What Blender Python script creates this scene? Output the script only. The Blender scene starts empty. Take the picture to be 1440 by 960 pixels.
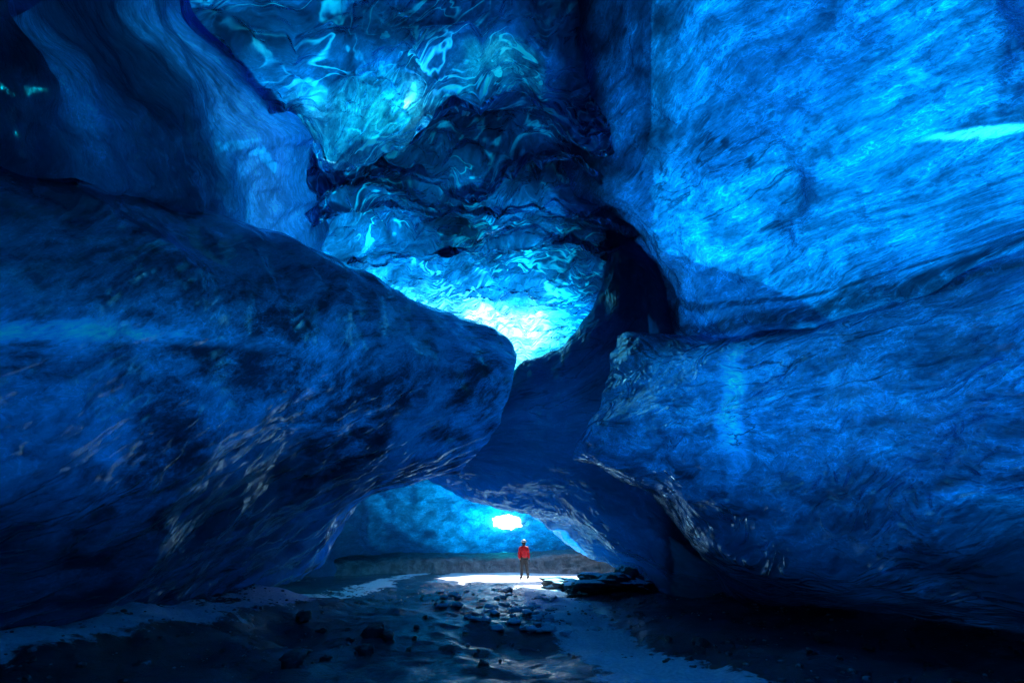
import bpy, bmesh, math, random
import numpy as np
from mathutils import Vector

random.seed(7)
sc = bpy.context.scene
COL = sc.collection

# ------------------------------------------------------------------ camera
CAM = np.array([0.0, 0.0, 1.6])
PITCH = math.radians(24.4)
FPX = 640.0
def ray(px, py):
    px = np.asarray(px, float); py = np.asarray(py, float)
    a = (px-720.0)/FPX; b = (480.0-py)/FPX
    d = np.stack([a, math.cos(PITCH)-b*math.sin(PITCH), math.sin(PITCH)+b*math.cos(PITCH)], -1)
    return d/np.linalg.norm(d, axis=-1, keepdims=True)
cam = bpy.data.cameras.new('camera'); cam.lens = 16.0; cam.sensor_width = 36.0
cam.clip_start = 0.05; cam.clip_end = 2000
co = bpy.data.objects.new('camera', cam); COL.objects.link(co)
co.location = CAM; co.rotation_euler = (math.radians(90)+PITCH, 0, 0)
sc.camera = co

# ------------------------------------------------------------------ noise
def _h(i, j, k, s):
    n = (i*374761393 + j*668265263 + k*2147483647*3 + s*974634777) & 0xffffffff
    n = ((n ^ (n >> 13)) * 1274126177) & 0xffffffff
    n = ((n ^ (n >> 16)) * 2246822519) & 0xffffffff
    return ((n ^ (n >> 15)) & 0xffffff)/float(0xffffff)
def vnoise(p, s=0):
    p = np.asarray(p, float)
    f = np.floor(p); w = p-f; w = w*w*w*(w*(w*6-15)+10)
    i = f.astype(np.int64)
    r = 0
    for a in (0, 1):
        for b in (0, 1):
            for c in (0, 1):
                ww = (w[..., 0] if a else 1-w[..., 0])*(w[..., 1] if b else 1-w[..., 1])*(w[..., 2] if c else 1-w[..., 2])
                r = r + ww*_h(i[..., 0]+a, i[..., 1]+b, i[..., 2]+c, s)
    return r*2-1
def fbm(p, o=4, s=0, g=0.5, l=2.03):
    r = 0; a = 1.0; p = np.asarray(p, float)
    for k in range(o):
        r = r + a*vnoise(p, s+k*17); p = p*l+3.7; a *= g
    return r
def smooth(a, b, x):
    t = np.clip((x-a)/(b-a), 0, 1); return t*t*(3-2*t)

# ------------------------------------------------------------------ grids
def interp(arr, n, axis, mode):
    """resample control array along an axis: catmull or limited (no overshoot) cubic"""
    A = np.moveaxis(np.asarray(arr, float), axis, 0)
    m = A.shape[0]
    t = np.linspace(0, m-1, n); i = np.minimum(t.astype(int), m-2); f = t-i
    d = np.diff(A, axis=0)
    T = np.zeros_like(A)
    T[0] = d[0]; T[-1] = d[-1]
    if mode == 'cat':
        T[1:-1] = (d[1:]+d[:-1])/2
    else:
        same = (d[1:]*d[:-1]) > 0
        T[1:-1] = np.where(same, 2*d[1:]*d[:-1]/np.where(same, d[1:]+d[:-1], 1), 0)
    f = f.reshape((-1,)+(1,)*(A.ndim-1))
    f2 = f*f; f3 = f2*f
    R = (2*f3-3*f2+1)*A[i]+(f3-2*f2+f)*T[i]+(-2*f3+3*f2)*A[i+1]+(f3-f2)*T[i+1]
    return np.moveaxis(R, 0, axis)
def net(ctrl, nu, nv, mv='lim', mu='cat'):
    """ctrl[rows][cols] = (px, py, range, thickness) -> dense (nv, nu, 4)"""
    A = np.array(ctrl, float)
    return interp(interp(A, nv, 0, mv), nu, 1, mu)
def normals(P):
    du = np.gradient(P, axis=1); dv = np.gradient(P, axis=0)
    n = np.cross(du, dv); n /= np.linalg.norm(n, axis=-1, keepdims=True)+1e-9
    return n

def link(name, me, mat=None, parent=None):
    o = bpy.data.objects.new(name, me); COL.objects.link(o)
    if mat is not None: me.materials.append(mat)
    if parent is not None: o.parent = parent
    return o
def tag(o, label=None, cat=None, group=None, kind=None):
    if label: o['label'] = label
    if cat: o['category'] = cat
    if group: o['group'] = group
    if kind: o['kind'] = kind
    return o

def quad_mesh(name, V, F, smooth_=True):
    me = bpy.data.meshes.new(name)
    me.vertices.add(len(V)); me.vertices.foreach_set('co', V.astype(np.float32).ravel())
    me.loops.add(F.size); me.loops.foreach_set('vertex_index', F.ravel().astype(np.int32))
    me.polygons.add(len(F)); me.polygons.foreach_set('loop_start', np.arange(0, F.size, 4, dtype=np.int32))
    me.update(calc_edges=True); me.validate()
    me.polygons.foreach_set('use_smooth', np.full(len(F), smooth_))
    return me
def quads(P, keep=None):
    nv, nu = P.shape[:2]
    idx = np.arange(nv*nu).reshape(nv, nu)
    if keep is None: keep = np.ones((nv-1, nu-1), bool)
    return np.stack([idx[:-1, :-1][keep], idx[:-1, 1:][keep], idx[1:, 1:][keep], idx[1:, :-1][keep]], 1)
def orient(P, O, F):
    Pf = P.reshape(-1, 3)
    e1 = Pf[F[:, 1]]-Pf[F[:, 0]]; e2 = Pf[F[:, 3]]-Pf[F[:, 0]]
    out = (O-P).reshape(-1, 3)[F[:, 0]]
    return F[:, ::-1] if np.median(np.sum(np.cross(e1, e2)*out, 1)) > 0 else F
def shell(name, P, O, mat, keep=None, label=None, body=True, K=4, glow=None):
    """cave skin P (fine) backed by the closed block of absorbing ice between it and the outer face O"""
    nv, nu = P.shape[:2]
    me = quad_mesh(name, P.reshape(-1, 3), orient(P, O, quads(P, keep)))
    lu = np.concatenate([[0], np.cumsum(np.linalg.norm(np.diff(P, axis=1), axis=-1).mean(0))])
    lv = np.concatenate([[0], np.cumsum(np.linalg.norm(np.diff(P, axis=0), axis=-1).mean(1))])
    for nm, uu, vv_ in (('flow', lu, lv), ('place', np.linspace(0, 1, nu), np.linspace(0, 1, nv))):
        U = np.stack(np.broadcast_arrays(uu[None, :], vv_[:, None], np.zeros((nv, nu))), -1).reshape(-1, 3)
        me.attributes.new(nm, 'FLOAT_VECTOR', 'POINT').data.foreach_set('vector', U.astype(np.float32).ravel())
    # painted glow: thin zones coloured bright, deep zones dark, as if by transmitted light
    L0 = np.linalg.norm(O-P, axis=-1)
    bb = np.exp(-.075*np.maximum(L0-3, 0)) if glow is None else glow
    me.attributes.new('painted_glow', 'FLOAT', 'POINT').data.foreach_set('value', bb.astype(np.float32).ravel())
    o = link(name, me, mat)
    tag(o, label, 'ice', kind='structure')
    if body:
        ri = np.unique(np.linspace(0, nv-1, nv//K).round().astype(int)); ci = np.unique(np.linspace(0, nu-1, nu//K).round().astype(int))
        dd = O-P; L = np.linalg.norm(dd, axis=-1, keepdims=True); u = dd/np.maximum(L, 1e-6)
        Q = (P+u*.06)[ri][:, ci]; R = (P+u*np.maximum(L, .12))[ri][:, ci]
        k2 = None
        if keep is not None:
            k2 = np.ones((len(ri)-1, len(ci)-1), bool)
            for a_ in range(len(ri)-1):
                for b_ in range(len(ci)-1):
                    k2[a_, b_] = keep[ri[a_]:ri[a_+1], ci[b_]:ci[b_+1]].all()
        N = len(ri)*len(ci)
        inner = orient(Q, R, quads(Q, k2)); outer = inner[:, ::-1]+N
        E = {(q[k], q[(k+1) % 4]) for q in inner.tolist() for k in range(4)}
        rim = np.array([[j, i, i+N, j+N] for i, j in E if (j, i) not in E], int)
        bm_ = quad_mesh('ice_body', np.concatenate([Q.reshape(-1, 3), R.reshape(-1, 3)]), np.concatenate([inner, outer, rim]), False)
        link('ice_body', bm_, M_body, o)
    return o

def from_net(G):
    d = ray(G[..., 0], G[..., 1])
    return CAM+d*G[..., 2:3], d

# ------------------------------------------------------------------ materials
class NT:
    def __init__(s, m):
        m.use_nodes = True; s.t = m.node_tree; s.t.nodes.clear()
    def n(s, typ, ins=None, **kw):
        x = s.t.nodes.new(typ)
        for k, v in kw.items(): setattr(x, k, v)
        for k, v in (ins or {}).items():
            if isinstance(v, bpy.types.NodeSocket): s.t.links.new(v, x.inputs[k])
            else: x.inputs[k].default_value = v
        return x
    def math(s, op, a, b=0.0, c=0.0, clamp=False):
        return s.n('ShaderNodeMath', {0: a, 1: b, 2: c}, operation=op, use_clamp=clamp).outputs[0]
    def vm(s, op, a, b=(0, 0, 0)):
        return s.n('ShaderNodeVectorMath', {0: a, 1: b}, operation=op).outputs[0]
    def noise(s, vec, scale, detail=4, rough=.55, dist=0.0, lac=2.0):
        return s.n('ShaderNodeTexNoise', {'Vector': vec, 'Scale': scale, 'Detail': detail, 'Roughness': rough, 'Distortion': dist, 'Lacunarity': lac}).outputs[0]
    def ramp(s, x, lo, hi, a=0.0, b=1.0):
        return s.n('ShaderNodeMapRange', {0: x, 1: lo, 2: hi, 3: a, 4: b}, interpolation_type='SMOOTHSTEP').outputs[0]
    def mixc(s, f, a, b):
        x = s.n('ShaderNodeMix', data_type='RGBA'); 
        for k, v in ((0, f), (6, a), (7, b)):
            if isinstance(v, bpy.types.NodeSocket): s.t.links.new(v, x.inputs[k])
            else: x.inputs[k].default_value = v
        return x.outputs[2]
def rgb(r, g, b): return (r, g, b, 1)

ABS = dict(density=1.0, color=(0.0, 0.853, 0.876, 1))
def ice_mat(name, rot=0.0, stretch=(1, 3), sc0=1.0, lo=0.2, hi=1.0, contrast=1.0, bump=.5, rough=.12, gloss=1.0,
            fine=1.0, veins=0.0, cracks=0.0, bands=(), white=(), ripple=0.0, grime=0.0, diff=.10, tint=(.03, .36, 1), alb=1.0, bw=(.5,.15,.018), warp=.7, hot=None, fil=.5, loops=0.0, bigw=.3, ior=1.36, rgate=.35, core=False):
    m = bpy.data.materials.new(name); T = NT(m)
    flow = T.n('ShaderNodeAttribute', attribute_name='flow').outputs['Vector']
    place = T.n('ShaderNodeAttribute', attribute_name='place').outputs['Vector']
    pos = T.n('ShaderNodeNewGeometry').outputs['Position']
    # warp
    wn = T.n('ShaderNodeTexNoise', {'Vector': pos, 'Scale': .45*sc0, 'Detail': 3.0}).outputs['Color']
    wv = T.vm('MULTIPLY', T.vm('SUBTRACT', wn, (.5, .5, .5)), (warp, warp, warp))
    fl = T.vm('ADD', flow, wv)
    rt = T.n('ShaderNodeMapping', {'Vector': fl, 'Rotation': (0, 0, math.radians(rot))}).outputs[0]
    mp = T.vm('MULTIPLY', rt, (stretch[0], stretch[1], 1))
    big = T.noise(pos, .35*sc0, 3, .5, .6)
    mid = T.noise(mp, 1.25*sc0, 8, .62, .35)
    fin = T.noise(mp, 6.0*sc0, 5, .68, .5)
    speck = T.noise(pos, 26*sc0, 2, .6, .3)
    # scattering strength of the ice (air, cloudy veils, clear lenses)
    v = T.math('ADD', T.math('MULTIPLY', big, bigw), T.math('MULTIPLY', mid, .85))
    v = T.math('ADD', v, T.math('MULTIPLY', fin, .55*fine))
    v = T.math('ADD', v, T.math('MULTIPLY', speck, .18*fine))
    c0 = (bigw+.85+.55*fine+.18*fine)*.5
    s = T.ramp(v, c0-.27/contrast, c0+.27/contrast, lo, hi)
    if fil:
        for (fs, fw, fa) in ((2.6, .030, 1.0), (7.0, .045, .7)):
            fn = T.noise(mp, fs*sc0, 3, .6, .8)
            ff = T.ramp(T.math('ABSOLUTE', T.math('SUBTRACT', fn, .5)), 0.0, fw, 1.0, 0.0)
            s = T.math('ADD', s, T.math('MULTIPLY', T.math('MULTIPLY', ff, T.ramp(mid, .42, .6, .15, 1.0)), fil*fa))
    s = T.math('ADD', s, T.math('MULTIPLY', T.ramp(speck, .62, .74), T.math('MULTIPLY', T.ramp(mid, .45, .62), .7*fine)))  # bright specks paint sparkling glints into the ice colour
    lm = None
    if loops:  # contour loops painted to imitate rippling reflections
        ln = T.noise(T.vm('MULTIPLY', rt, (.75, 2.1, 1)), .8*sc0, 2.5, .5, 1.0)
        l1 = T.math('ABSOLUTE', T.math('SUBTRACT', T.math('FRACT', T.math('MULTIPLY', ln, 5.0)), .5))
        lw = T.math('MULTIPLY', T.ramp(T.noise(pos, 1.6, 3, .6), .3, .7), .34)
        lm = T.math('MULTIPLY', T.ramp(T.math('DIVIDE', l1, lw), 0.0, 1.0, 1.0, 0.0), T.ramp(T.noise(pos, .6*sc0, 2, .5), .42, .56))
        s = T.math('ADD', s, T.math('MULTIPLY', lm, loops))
    if veins:
        ve = T.noise(mp, 1.3*sc0, 4, .5, 1.6)
        vv = T.ramp(T.math('ABSOLUTE', T.math('SUBTRACT', ve, .5)), 0.0, .028, 1.0, 0.0)
        gate = T.ramp(T.noise(pos, .8*sc0, 2), .48, .62, 0, 1)
        vv = T.math('MULTIPLY', T.math('MULTIPLY', vv, gate), veins)
        s = T.math('ADD', s, vv)
    col = T.mixc(T.math('MULTIPLY', T.ramp(v, c0, c0+.5), .6), rgb(tint[0]*.45*alb, tint[1]*.85*alb, alb), rgb(*[x*alb for x in tint]))
    glow_fac = T.n('ShaderNodeAttribute', attribute_name='painted_glow').outputs['Fac']
    if hot:  # pale tint paints glow and the loop reflections into the colour
        hf = T.math('MULTIPLY', T.ramp(glow_fac, .65 if core else .8, .9 if core else 1.0), T.ramp(v, c0-.3, c0+.15))
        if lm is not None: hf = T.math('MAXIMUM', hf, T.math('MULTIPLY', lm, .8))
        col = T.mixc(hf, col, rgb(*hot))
        if core: col = T.mixc(T.math('MULTIPLY', T.ramp(glow_fac, .90, 1.0), T.ramp(v, c0-.3, c0+.1)), col, rgb(.9, 1, 1))  # near-white glow painted at the brightest core
    dark = None
    if cracks:
        mc = T.vm('MULTIPLY', rt, (stretch[0]*.6, stretch[1]*1.1, 1))
        ck = T.noise(mc, .55*sc0, 6, .55, 1.2)
        dk = T.ramp(T.math('ABSOLUTE', T.math('SUBTRACT', ck, .5)), 0.0, .022, 1.0, 0.0)
        gate = T.ramp(T.noise(pos, .42*sc0, 3), .5, .6, 0, 1)
        dark = T.math('MULTIPLY', T.math('MULTIPLY', dk, gate), cracks)
    sep = T.n('ShaderNodeSeparateXYZ', {0: place})
    pu, pv = sep.outputs[0], sep.outputs[1]
    for (axis, c, w, amt, nz) in bands:      # sediment layers frozen in
        x = pu if axis == 'u' else pv
        x = T.math('ADD', x, T.math('MULTIPLY', T.math('SUBTRACT', T.noise(fl, .6, 5, .6), .5), nz))
        b = T.ramp(T.math('ABSOLUTE', T.math('SUBTRACT', x, c)), w*.35, w, 1, 0)
        br = T.ramp(T.noise(mp, 2.4, 6, .75, .6), .34, .52, 0, 1)
        b = T.math('MULTIPLY', T.math('MULTIPLY', b, br), amt)
        dark = b if dark is None else T.math('MAXIMUM', dark, b)
    for (u0, v0, wu, wv_, amt, nz) in white:  # white lenses: milky ice, and light painted as pale streaks
        nn = T.math('MULTIPLY', T.math('SUBTRACT', T.noise(fl, 1.1, 5, .6), .5), nz)
        du = T.math('DIVIDE', T.math('SUBTRACT', T.math('ADD', pu, nn), u0), wu)
        dv = T.math('DIVIDE', T.math('SUBTRACT', T.math('ADD', pv, nn), v0), wv_)
        r = T.math('SQRT', T.math('ADD', T.math('MULTIPLY', du, du), T.math('MULTIPLY', dv, dv)))
        w = T.math('MULTIPLY', T.ramp(r, .3, 1.0, 1, 0), amt)
        s = T.math('ADD', s, T.math('MULTIPLY', w, T.ramp(fin, .3, .65, .35, 1.0)))
        if amt > 1.5: col = T.mixc(T.math('MULTIPLY', T.ramp(r, .1, 1.0, 1, 0), T.ramp(fin, .35, .6, .3, 1.0)), col, rgb(.75, .95, 1))
    if grime:
        gk = T.math('MULTIPLY', T.ramp(T.noise(mp, 2.2*sc0, 7, .75, .5), .5, .62, 0, 1), grime)
        dark = gk if dark is None else T.math('MAXIMUM', dark, gk)
    if dark is not None:
        s = T.math('MULTIPLY', s, T.math('SUBTRACT', 1.0, T.math('MULTIPLY', dark, .93)))
    s = T.math('MULTIPLY', s, glow_fac)
    tc = T.vm('SCALE', col); T.t.nodes[-1].inputs['Scale'].default_value = 1
    T.t.links.new(s, T.t.nodes[-1].inputs['Scale'])
    tc = T.vm('MINIMUM', tc, (1, 1, 1))
    # surface relief
    h = T.math('ADD', T.math('MULTIPLY', mid, bw[0]), T.math('MULTIPLY', fin, bw[1]))
    h = T.math('ADD', h, T.math('MULTIPLY', speck, bw[2]))
    if ripple:
        mr = T.vm('MULTIPLY', rt, (.8, 1.8, 1))
        w1 = T.noise(mr, ripple, 1.5, .45, 1.8)
        w1 = T.math('SUBTRACT', 1.0, T.math('ABSOLUTE', T.math('MULTIPLY', T.math('SUBTRACT', w1, .5), 4.0)))
        rg = T.ramp(T.noise(pos, .55, 2, .5), .44, .62, rgate, 1.0)
        h = T.math('ADD', h, T.math('MULTIPLY', T.math('MULTIPLY', w1, rg), .5))
    bp = T.n('ShaderNodeBump', {'Height': h, 'Strength': bump, 'Distance': .35}).outputs[0]
    tr = T.n('ShaderNodeBsdfTranslucent', {'Color': tc, 'Normal': bp}).outputs[0]
    df = T.n('ShaderNodeBsdfDiffuse', {'Color': rgb(diff*.12, diff*.55, diff*1.2), 'Normal': bp}).outputs[0]
    ad = T.n('ShaderNodeAddShader', {0: tr, 1: df}).outputs[0]
    fr = T.n('ShaderNodeFresnel', {'IOR': ior, 'Normal': bp}).outputs[0]
    gl = T.n('ShaderNodeBsdfGlossy', {'Color': rgb(.38, .78, 1), 'Roughness': rough, 'Normal': bp}).outputs[0]
    mx = T.n('ShaderNodeMixShader', {0: T.math('MULTIPLY', fr, gloss, clamp=True), 1: ad, 2: gl}).outputs[0]
    T.n('ShaderNodeOutputMaterial', {'Surface': mx})
    return m
M_body = bpy.data.materials.new('deep_ice'); T = NT(M_body)
T.n('ShaderNodeOutputMaterial', {'Surface': T.n('ShaderNodeBsdfTransparent').outputs[0],
    'Volume': T.n('ShaderNodeVolumeAbsorption', {'Color': ABS['color'], 'Density': ABS['density']}).outputs[0]})

def plain(name, col, rough=.6, noise=None, bump=0.0, col2=None, nscale=5.0, spec=.5, lohi=(.4, .6)):
    m = bpy.data.materials.new(name); T = NT(m)
    pos = T.n('ShaderNodeTexCoord').outputs['Object']
    n = T.noise(pos, nscale, 6, .6, .2)
    c = T.mixc(T.ramp(n, *lohi), rgb(*col), rgb(*(col2 or [x*.6 for x in col])))
    ins = {'Base Color': c, 'Roughness': rough, 'Specular IOR Level': spec}
    if bump: ins['Normal'] = T.n('ShaderNodeBump', {'Height': n, 'Strength': bump, 'Distance': .1}).outputs[0]
    b = T.n('ShaderNodeBsdfPrincipled', ins).outputs[0]
    T.n('ShaderNodeOutputMaterial', {'Surface': b})
    return m

# =================================================================== ICE
def relief(P, d, big=.35, bs=.25, small=.07, ss=1.1, seed=0, aniso=(1, 1, 1)):
    n = normals(P)
    q = P*np.array(aniso)
    h = big*fbm(q*bs, 3, seed)+small*fbm(q*ss, 4, seed+50)
    sgn = np.sign(np.median(np.sum(n*d, -1)))
    return P+n*sgn*h[..., None], h

# ---- gallery ceiling: waves hanging from a roof about ten metres up
cols = [240, 420, 470, 520, 570, 620, 670, 720, 770, 820, 900]
def row(pys, z, t): 
    out = []
    zs = z if isinstance(z, (list, tuple)) else [z]*len(cols)
    ts = t if isinstance(t, (list, tuple)) else [t]*len(cols)
    e = float(np.interp(np.mean(pys[:3]), [-200, 0, 80, 150, 200, 260, 330, 430], [273, 258, 318, 393, 445, 441, 435, 434]))
    xs_ = [e, (e+470)/2]+cols[2:]; ts = [ts[2], ts[2]]+list(ts[2:])
    for x, y, zz, tt in zip(xs_, pys, zs, ts):
        dz = ray(x, y)[2]
        out.append((x, y, (zz-CAM[2])/dz, tt))
    return out
A1 = [190, 205, 216, 206, 190, 152, 138, 134, 150, 180, 230]
A2 = [250, 245, 240, 222, 232, 250, 268, 232, 212, 225, 265]
A3 = [300, 290, 282, 266, 272, 288, 296, 286, 280, 296, 320]
A4 = [390, 372, 366, 352, 346, 350, 340, 326, 322, 334, 350]
off = lambda A, k: [a+k for a in A]
mid_ = lambda A, B, f: [a*(1-f)+b*f for a, b in zip(A, B)]
F = [
 row([-260]*11, 9.6, [16, 14, 12, 12, 13, 14, 15, 20, 26, 30, 30]),
 row([-90]*11,  9.7, [14, 12, 11, 11, 12, 12, 13, 18, 26, 30, 30]),
 row([10, 10, 10, 20, 20, 10, 5, 5, 5, 5, 5], 9.8, [12, 12, 14, 16, 15, 12, 12, 15, 24, 30, 30]),
 row([80, 75, 75, 80, 75, 62, 55, 58, 70, 80, 90], 9.7, [5, 6, 5.4, 4, 2.8, 2.2, 1.9, 2.2, 4.5, 22, 30]),
 row(mid_([80, 75, 75, 80, 75, 62, 55, 58, 70, 80, 90], A1, .55), 9.4, [4, 3.4, 2.6, 2.2, 1.8, 2, 2, 2, 4, 18, 28]),
 row(off(A1, -4), 8.8, [5, 3.6, 2.4, 2.2, 2, 2.4, 2.8, 3, 4.4, 16, 26]),
 row(off(A1, 7), 10.0, [14, 14, 12, 13, 15, 19, 20, 20, 18, 20, 26]),
 row(mid_(A1, A2, .6), 9.7, [12, 12, 10, 11, 14, 15, 15, 16, 15, 18, 22]),
 row(off(A2, -3), 9.1, [12, 11, 9, 9, 10, 8, 5, 6, 7, 12, 22]),
 row(off(A2, 7), 10.0, [14, 14, 14, 15, 15, 14, 14, 18, 20, 20, 24]),
 row(off(A3, -4), 9.2, [12, 12, 10, 9, 10, 11, 9, 5, 6, 12, 20]),
 row(off(A3, 8), 9.9, [14, 12, 10, 9, 11, 18, 15, 9, 13, 18, 22]),
 row(mid_(A3, A4, .6), 9.8, [12, 10, 7.5, 6.5, 8, 15, 14, 7, 10, 16, 22]),
 row(off(A4, -4), 9.3, [12, 9, 7, 6, 7, 10, 8, 6, 7, 14, 22]),
 row(off(A4, 4), 9.9, [12, 9, 6, 4.5, 5.5, 9, 14, 14, 14, 13, 20]),
 row(off(A4, 40), 9.6, [10, 8, 5, 2.6, 3.0, 5, 7, 8, 9, 10, 18]),
 row([440, 440, 435, 425, 420, 415, 415, 412, 412, 412, 420], 9.4, [9, 7, 4.6, 3.4, 2.8, 2.8, 3.0, 3.8, 4.6, 6.5, 14]),
 row([490, 490, 485, 475, 470, 462, 455, 450, 448, 446, 455], 9.2, [8, 6, 4.6, 3.6, 2.6, 1.4, .7, .6, 1.5, 4.5, 12]),
 row([545]*3+[540, 535, 530, 525, 520, 515, 510, 505], 9.0, [8, 6, 4, 2.6, 2, 1.4, 1.1, 1.0, 1.8, 4, 12]),
 row([627, 627, 627, 627, 627, 627, 627, 600, 580, 582, 627], 8.5, 10),  # roof stops short in the middle: unseen gap added so sun reaches snow
]
G = net(F, 420, 520)
P, d = from_net(G)
Pd, h = relief(P, d, .22, .5, .05, 1.8, 3)
n = normals(P)
rip = fbm(P*np.array([.75, 1.1, .6])*1.3, 3, 90, .5)
rip = 1-np.abs(rip)                     # cusped scallops
Pd = Pd-np.array([0, 0, 1.0])*(rip[..., None]*.46*smooth(0, .15, np.linspace(0, 1, 520))[:, None, None])
thk = G[..., 3:4]*1.0*np.exp(.5*fbm(P*np.array([.7, 1.0, .8]), 4, 12)[..., None])
M_gal = ice_mat('ice_gallery', rot=12, stretch=(1.0, 1.6), sc0=1.0, lo=.10, hi=.85, contrast=1.1, bump=1.0, rough=.04, gloss=2.2, ior=1.6, loops=1.6, fil=.35, veins=.5, ripple=1.0, bw=(.10,.03,.0), fine=.6, tint=(.06,.42,1), hot=(.32,.80,1), core=True)  # loops and veins draw reflected light into the ceiling colour
shell('ice_ceiling', Pd, Pd+np.array([0, .25, 1.0])*np.clip(thk*.9, .4, 40), M_gal, glow=np.exp(-.14*np.maximum(thk[..., 0]-1.0, 0)), label='scalloped turquoise ice ceiling above the bright heart shaped opening')

# ---- rear left wall, leaning flutes
Ec = [
 # px, range, thickness for top row ; bottom row
 [(-420, -200, 6.0, 37.5), (-60, -200, 7.5, 37.5), (20, -200, 8, 16.0), (90, -200, 8.3, 1.7), (130, -200, 8.6, 40.0), (190, -200, 8.8, 37.5), (230, -200, 9, 1.7), (275, -200, 9.3, 1.4), (300, -200, 12.5, 1.4)],
 [(-420, 0, 6.0, 37.5), (-20, 0, 7.2, 37.5), (40, 0, 7.6, 12.0), (75, 0, 7.8, 1.6), (120, 0, 8.5, 42.5), (165, 0, 8.5, 37.5), (205, 0, 8.6, 1.7), (245, 0, 8.8, 1.2), (285, 0, 9.6, 1.2)],
 [(-420, 80, 6.0, 37.5), (10, 80, 7.2, 35.0), (70, 80, 7.5, 1.8), (110, 80, 7.8, 1.7), (160, 80, 8.6, 42.5), (205, 80, 8.5, 35.0), (255, 80, 8.6, 1.4), (315, 80, 8.8, 1.0), (350, 80, 9.7, 1.0)],
 [(-420, 150, 6.0, 37.5), (20, 150, 7.2, 35.0), (90, 150, 7.5, 12.8), (150, 150, 7.8, 1.8), (210, 150, 8.7, 45.0), (245, 150, 8.7, 32.5), (300, 150, 8.8, 1.2), (385, 150, 9.0, 1.1), (425, 150, 10, 1.1)],
 [(-420, 200, 6.0, 37.5), (25, 200, 7.2, 35.0), (105, 200, 7.4, 16.0), (170, 200, 7.8, 12.8), (235, 200, 8.8, 45.0), (265, 200, 8.8, 32.5), (330, 200, 8.9, 1.6), (440, 200, 9.2, 1.4), (472, 206, 10.4, 1.2)],
 [(-420, 260, 6.0, 37.5), (30, 260, 7.2, 35.0), (120, 260, 7.4, 17.6), (190, 260, 7.9, 16.0), (262, 260, 8.9, 45.0), (292, 260, 9.0, 31.2), (350, 260, 9.1, 1.7), (438, 260, 9.6, 1.6), (466, 262, 11, 1.4)],
 [(-420, 330, 6.3, 37.5), (30, 330, 7.5, 35.0), (120, 330, 8, 17.6), (200, 330, 8.4, 17.6), (285, 330, 9.2, 42.5), (325, 330, 9.4, 17.6), (370, 330, 9.6, 1.7), (434, 330, 10.2, 1.6), (458, 330, 11.6, 1.4)],
 [(-420, 430, 7.0, 37.5), (30, 430, 8.5, 35.0), (120, 430, 9, 19.2), (200, 430, 10, 17.6), (285, 430, 11, 37.5), (325, 430, 11.4, 17.6), (370, 430, 11.8, 1.8), (434, 430, 12.2, 1.7), (458, 430, 13.2, 1.6)],
]
for k_, up_ in ((6, 25), (7, 50)):
    Ec[k_] = [(x, max(262+(k_-6)*8, float(np.interp(x, [-500, 0, 150, 300, 450], [190, 215, 240, 300, 355]))+up_), r_, t_) for x, y, r_, t_ in Ec[k_]]
for k_, row_ in enumerate(Ec):
    for j_, f_ in ((5, .2), (6, .42), (7, .70), (8, .82)):
        x, y, r0_, t_ = row_[j_]
        rf_ = min((9.5-CAM[2])/ray(x, y)[2], 15.5)
        row_[j_] = (x, y, r0_*(1-f_)+rf_*f_, t_)
for r_ in Ec: r_.append((r_[-1][0]-14, r_[-1][1], r_[-1][2]+1.0, r_[-1][3]))
G = net(Ec, 400, 300)
P, d = from_net(G)
Pd, h = relief(P, d, .3, .55, .09, 1.6, 21)
thk = G[..., 3:4]*(1+.18*fbm(P*.7, 3, 31)[..., None])
M_rear = ice_mat('ice_fluted', rot=0, stretch=(2.4, .7), sc0=1.3, lo=.45, hi=1.0, contrast=1.1, bump=.45, rough=.14, gloss=1.0, fine=1.2, grime=.15, tint=(.06,.5,1))
shell('ice_wall', Pd, Pd+d*thk, M_rear, label='dark fluted ice wall rising at the upper left behind the smooth ridge')

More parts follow.
